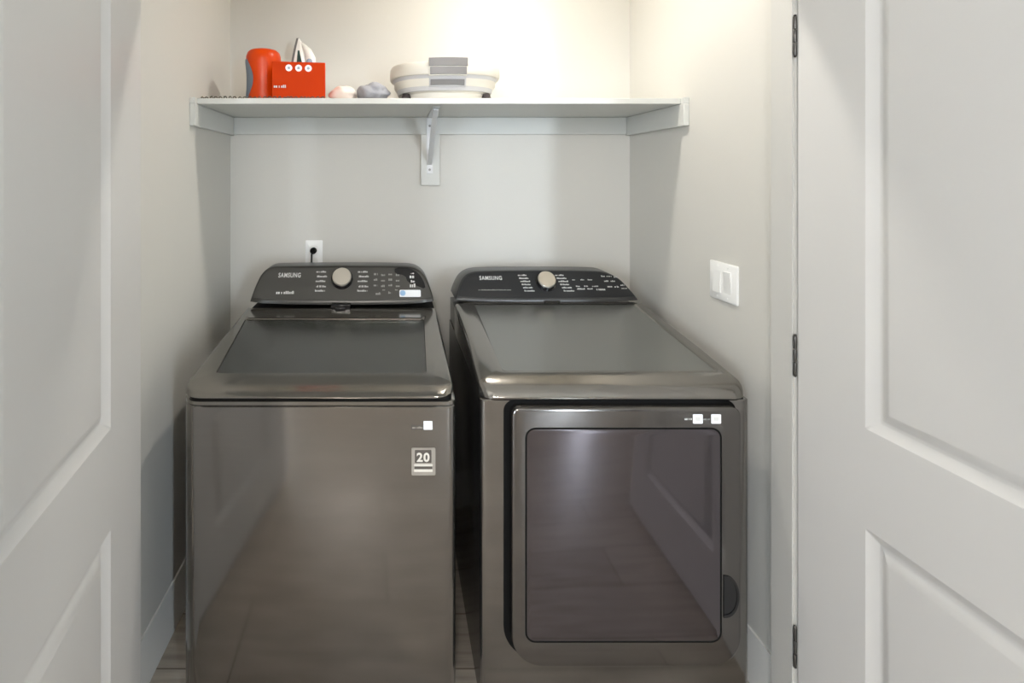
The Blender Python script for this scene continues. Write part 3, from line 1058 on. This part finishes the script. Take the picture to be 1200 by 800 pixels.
# orange carton
ocx, ocy, oyaw = -0.327, 1.815, math.radians(7)
ob = thing('orange_carton', 'orange red carton printed with three white round marks on the shelf', 'box', (ocx, ocy, ZL))
bm = BM(); box(bm, ocx - 0.089, ocx + 0.089, ocy - 0.05, ocy + 0.05, ZL, ZL + 0.125)
obj('carton', bm, M['orange_card'], ob, bevel=0.002)
bf = lambda a_, v_, w_: (ocx + a_, ocy - 0.05 - w_, ZL + v_)
for k, a_ in enumerate((-0.033, -0.0005, 0.032)):
    bm = BM(); disc(bm, bf, a_, 0.104, 0.0115, -0.0005, 0.0008, 20)
    rd = obj('round_mark', bm, M['sticker'], ob, smooth=30)
    bm = BM(); disc(bm, bf, a_, 0.104, 0.0048, 0.0, 0.0014, 14)
    obj('mark_centre', bm, M['blue_grey'], rd, smooth=30)
marks('carton_lettering', [(-0.083, 0.036, 0.040, 0.010)], bf, 0.0008, M['print'], ob)
bm = BM(); box(bm, ocx - 0.0885, ocx + 0.0885, ocy - 0.0008, ocy + 0.0008, ZL + 0.125, ZL + 0.1258)
obj('lid_seam', bm, M['dark_rubber'], ob, smooth=0)
ob.rotation_euler.z = oyaw

# clothes iron standing on its heel behind the carton
ix, iy = -0.322, 1.985
ir = thing('clothes_iron', 'white and teal grey clothes iron standing upright behind the orange carton', 'iron', (ix, iy, ZL))
# built upright: z along the length from heel to tip, sole towards -a, handle towards +a
yaw = math.radians(22)
ca, sa = math.cos(yaw), math.sin(yaw)
irf = lambda a_, b_, z_: (ix + a_ * ca - b_ * sa, iy + a_ * sa * -1 + b_ * ca * 1.0, ZL + z_) if False else (ix + a_ * ca + b_ * sa, iy - a_ * sa + b_ * ca, ZL + z_)
LI = 0.268


def half_w(z):                               # sole half width along the length
    t = z / LI
    return 0.056 * (1 - max(0.0, (t - 0.18) / 0.82) ** 1.7) * (0.9 + 0.1 * min(1, t / 0.15)) + 0.0015


bm = BM()
loops = []
for k in range(25):
    z = LI * k / 24
    w_ = half_w(z)
    loops.append([irf(-0.055, -w_, z), irf(-0.046, -w_, z), irf(-0.046, w_, z), irf(-0.055, w_, z)])
loft(bm, loops)
obj('sole_plate', bm, M['grey_plastic'], ir)
bm = BM()
loops = []
for k in range(25):
    t = k / 24
    z = 0.012 + (LI - 0.014) * t
    w_ = half_w(z) * 0.93
    dep = 0.052 * (1 - t ** 2.2) ** 0.8 + 0.004
    L_ = []
    for j in range(15):
        a_ = -PI / 2 + PI * j / 14
        L_.append(irf(-0.046 + dep * math.cos(a_) ** 0.7 if math.cos(a_) > 1e-6 else -0.046, w_ * math.sin(a_), z))
    loops.append(L_)
loft(bm, loops)
obj('iron_body', bm, M['white_plastic'], ir, smooth=50)
bm = BM()                                   # water tank window seen from the side
loops = []
for k in range(15):
    t = k / 14
    z = 0.07 + 0.145 * t
    w_ = half_w(z) * 0.93 + 0.0012
    wid = 0.026 * (1 - t) ** 0.8 + 0.002
    dep = 0.052 * (1 - ((z - 0.012) / (LI - 0.014)) ** 2.2) ** 0.8
    L_ = []
    for j in range(7):
        ang = -PI / 2 + 0.22 + (0.25 + 0.85 * (1 - t)) * j / 6
        c0 = math.cos(ang)
        L_.append(irf(-0.046 + (dep + 0.004) * c0 ** 0.7 + 0.0, w_ * math.sin(ang), z))
    loops.append(L_)
loft(bm, loops, False, False, closed=False)
bmesh.ops.solidify(bm, geom=bm.faces[:], thickness=0.002)
obj('water_tank', bm, M['teal'], ir, smooth=50)
bm = BM()
hp = [irf(-0.034, 0, 0.246), irf(-0.020, 0, 0.232), irf(-0.004, 0, 0.212), irf(0.008, 0, 0.184), irf(0.014, 0, 0.140), irf(0.018, 0, 0.08), irf(0.018, 0, 0.04), irf(0.012, 0, 0.017), irf(0.0, 0, 0.014)]
tube(bm, hp, [0.005, 0.010, 0.015, 0.019, 0.018, 0.017, 0.016, 0.013, 0.010], 14)
hd = obj('handle', bm, M['white_plastic'], ir, smooth=60)
bm = BM()
lathe(bm, [(0.010, 0.0), (0.012, 0.002), (0.011, 0.008), (0.008, 0.010)], (0, 0, 0), 18)
bmesh.ops.transform(bm, matrix=Matrix.Translation(irf(0.013, -0.017, 0.168)) @ Matrix.Rotation(PI / 2, 4, 'X'), verts=bm.verts)
obj('steam_button', bm, M['blue_grey'], ir, smooth=50)
bm = BM()
prof_ = rrect(-0.048, 0.045, -0.046, 0.046, 0.02, 5)
loft(bm, [[irf(a_, b_, 0.0) for a_, b_ in prof_], [irf(a_ * 0.97, b_ * 0.97, 0.013) for a_, b_ in prof_]])
obj('heel_rest', bm, M['grey_plastic'], ir, smooth=40)


# soft bundles
def lump(seed, c, rx, ry, rz, amp, freq, n=40, m=22):
    rnd = random.Random(seed)
    ph = [(rnd.uniform(0, 6.28), rnd.uniform(0.6, 1.4) * freq, rnd.uniform(0, 6.28), rnd.uniform(0.6, 1.4) * freq) for _ in range(7)]
    bm = BM()
    loops = []
    for i in range(1, m):
        th = PI * i / m
        L_ = []
        for k in range(n):
            p_ = 2 * PI * k / n
            dx, dy, dz = math.sin(th) * math.cos(p_), math.sin(th) * math.sin(p_), math.cos(th)
            f_ = 1 + amp * sum(math.sin(a0 + f0 * (dx * 1.3 + dz)) * math.sin(b0 + g0 * (dy + dx * 0.4 - dz * 0.6)) for a0, f0, b0, g0 in ph) / 3
            x_, y_, z_ = c[0] + rx * f_ * dx, c[1] + ry * f_ * dy, rz + rz * f_ * dz
            if z_ < 0: z_ = 0.0
            L_.append((x_, y_, c[2] + z_))
        loops.append(L_)
    loft(bm, loops)
    return bm


fc = obj('folded_cloth', lump(4, (-0.180, 1.87, ZTOP), 0.050, 0.07, 0.030, 0.14, 3.4), M['fabric_white'], smooth=60)
tag(fc, 'small pinkish white bundled cloth between the orange carton and grey bundle', 'cloth')
gb = obj('cloth_bundle', lump(9, (-0.072, 1.87, ZTOP), 0.056, 0.075, 0.036, 0.16, 4.5), M['fabric_grey'], smooth=60)
tag(gb, 'fluffy grey cloth bundle beside the white collapsible tub', 'cloth')

# collapsible oval tub
tx, ty = 0.187, 1.918
tb = thing('collapsible_tub', 'white oval collapsible tub with grey latch at right on the shelf', 'tub', (tx, ty, ZTOP))
RX, RY = 0.199, 0.162
el = lambda s, z, n=64: [(tx + RX * s * math.copysign(abs(math.cos(2 * PI * k / n)) ** 0.82, math.cos(2 * PI * k / n)), ty + RY * s * math.copysign(abs(math.sin(2 * PI * k / n)) ** 0.82, math.sin(2 * PI * k / n)), ZTOP + z) for k in range(n)]
bm = BM()
loft(bm, [el(0.72, 0.003), el(0.74, 0.0005), el(0.745, 0.028), el(0.80, 0.036)], True, False)
obj('base_ring', bm, M['cream_plastic'], tb, smooth=40)
bm = BM()
loft(bm, [el(0.78, 0.034), el(0.845, 0.034), el(0.86, 0.040), el(0.90, 0.062), el(0.935, 0.082), el(0.955, 0.086), el(0.93, 0.090)], False, False)
obj('fold_wall', bm, M['lightgrey_plastic'], tb, smooth=40)
bm = BM()
loft(bm, [el(0.93, 0.086), el(0.985, 0.087), el(1.0, 0.093), el(1.0, 0.112), el(0.995, 0.124), el(0.975, 0.131), el(0.95, 0.132), el(0.93, 0.126), el(0.92, 0.06), el(0.86, 0.045)], False, True)
obj('rim', bm, M['cream_plastic'], tb, smooth=40)
# latch: a grey three-bar buckle bent over the front rim
def arc_plate(bm, a0, a1, s0, z0, s1, z1, th=0.008, n=10):
    rows_ = []
    for s, z in ((s0, z0), (s0 + th / RY, z0), (s1 + th / RY, z1), (s1, z1)):
        r_ = []
        for k in range(n + 1):
            t = a0 + (a1 - a0) * k / n
            r_.append((tx + t, ty - RY * s * math.sqrt(max(0, 1 - (t / (RX * max(s, 0.9))) ** 2)) ** 0.82, ZTOP + z))
        rows_.append(r_)
    rows_.append(rows_[0])
    loft(bm, rows_, False, False, closed=False)
    for e in (0, n):
        bm.faces.new([bm.verts.new(rows_[i][e]) for i in range(4)])
LXa, LXb = -0.067, 0.062
bm = BM(); arc_plate(bm, LXa, LXb, 0.98, 0.080, 0.985, 0.142, 0.010)
lt = obj('latch', bm, M['cream_plastic'], tb, smooth=40)
for s0, z0, s1, z1, w in ((1.03, 0.112, 1.025, 0.139, 0.0), (1.035, 0.084, 1.035, 0.108, 0.004)):
    bm = BM(); arc_plate(bm, LXa + w, LXb - w + 0.002, s0, z0, s1, z1, 0.008)
    obj('latch_bar', bm, M['grey_plastic'], lt, smooth=40)
bm = BM(); arc_plate(bm, LXa + 0.006, LXb - 0.008, 0.93, 0.050, 0.965, 0.068, 0.007)
obj('grip_slot', bm, M['grey_plastic'], tb, smooth=40)
bm = BM(); arc_plate(bm, LXa + 0.002, LXb - 0.002, 0.90, 0.046, 0.96, 0.082, 0.005)
obj('latch_plate', bm, M['lightgrey_plastic'], tb, smooth=40)
for s in (-1, 1):
    bm = BM()
    lathe(bm, [(0.016, 0.0), (0.018, 0.003), (0.018, 0.014), (0.012, 0.030)], (tx + s * 0.142, ty - 0.075, ZTOP), 16)
    obj('foot', bm, M['dark_rubber'], tb, smooth=40)
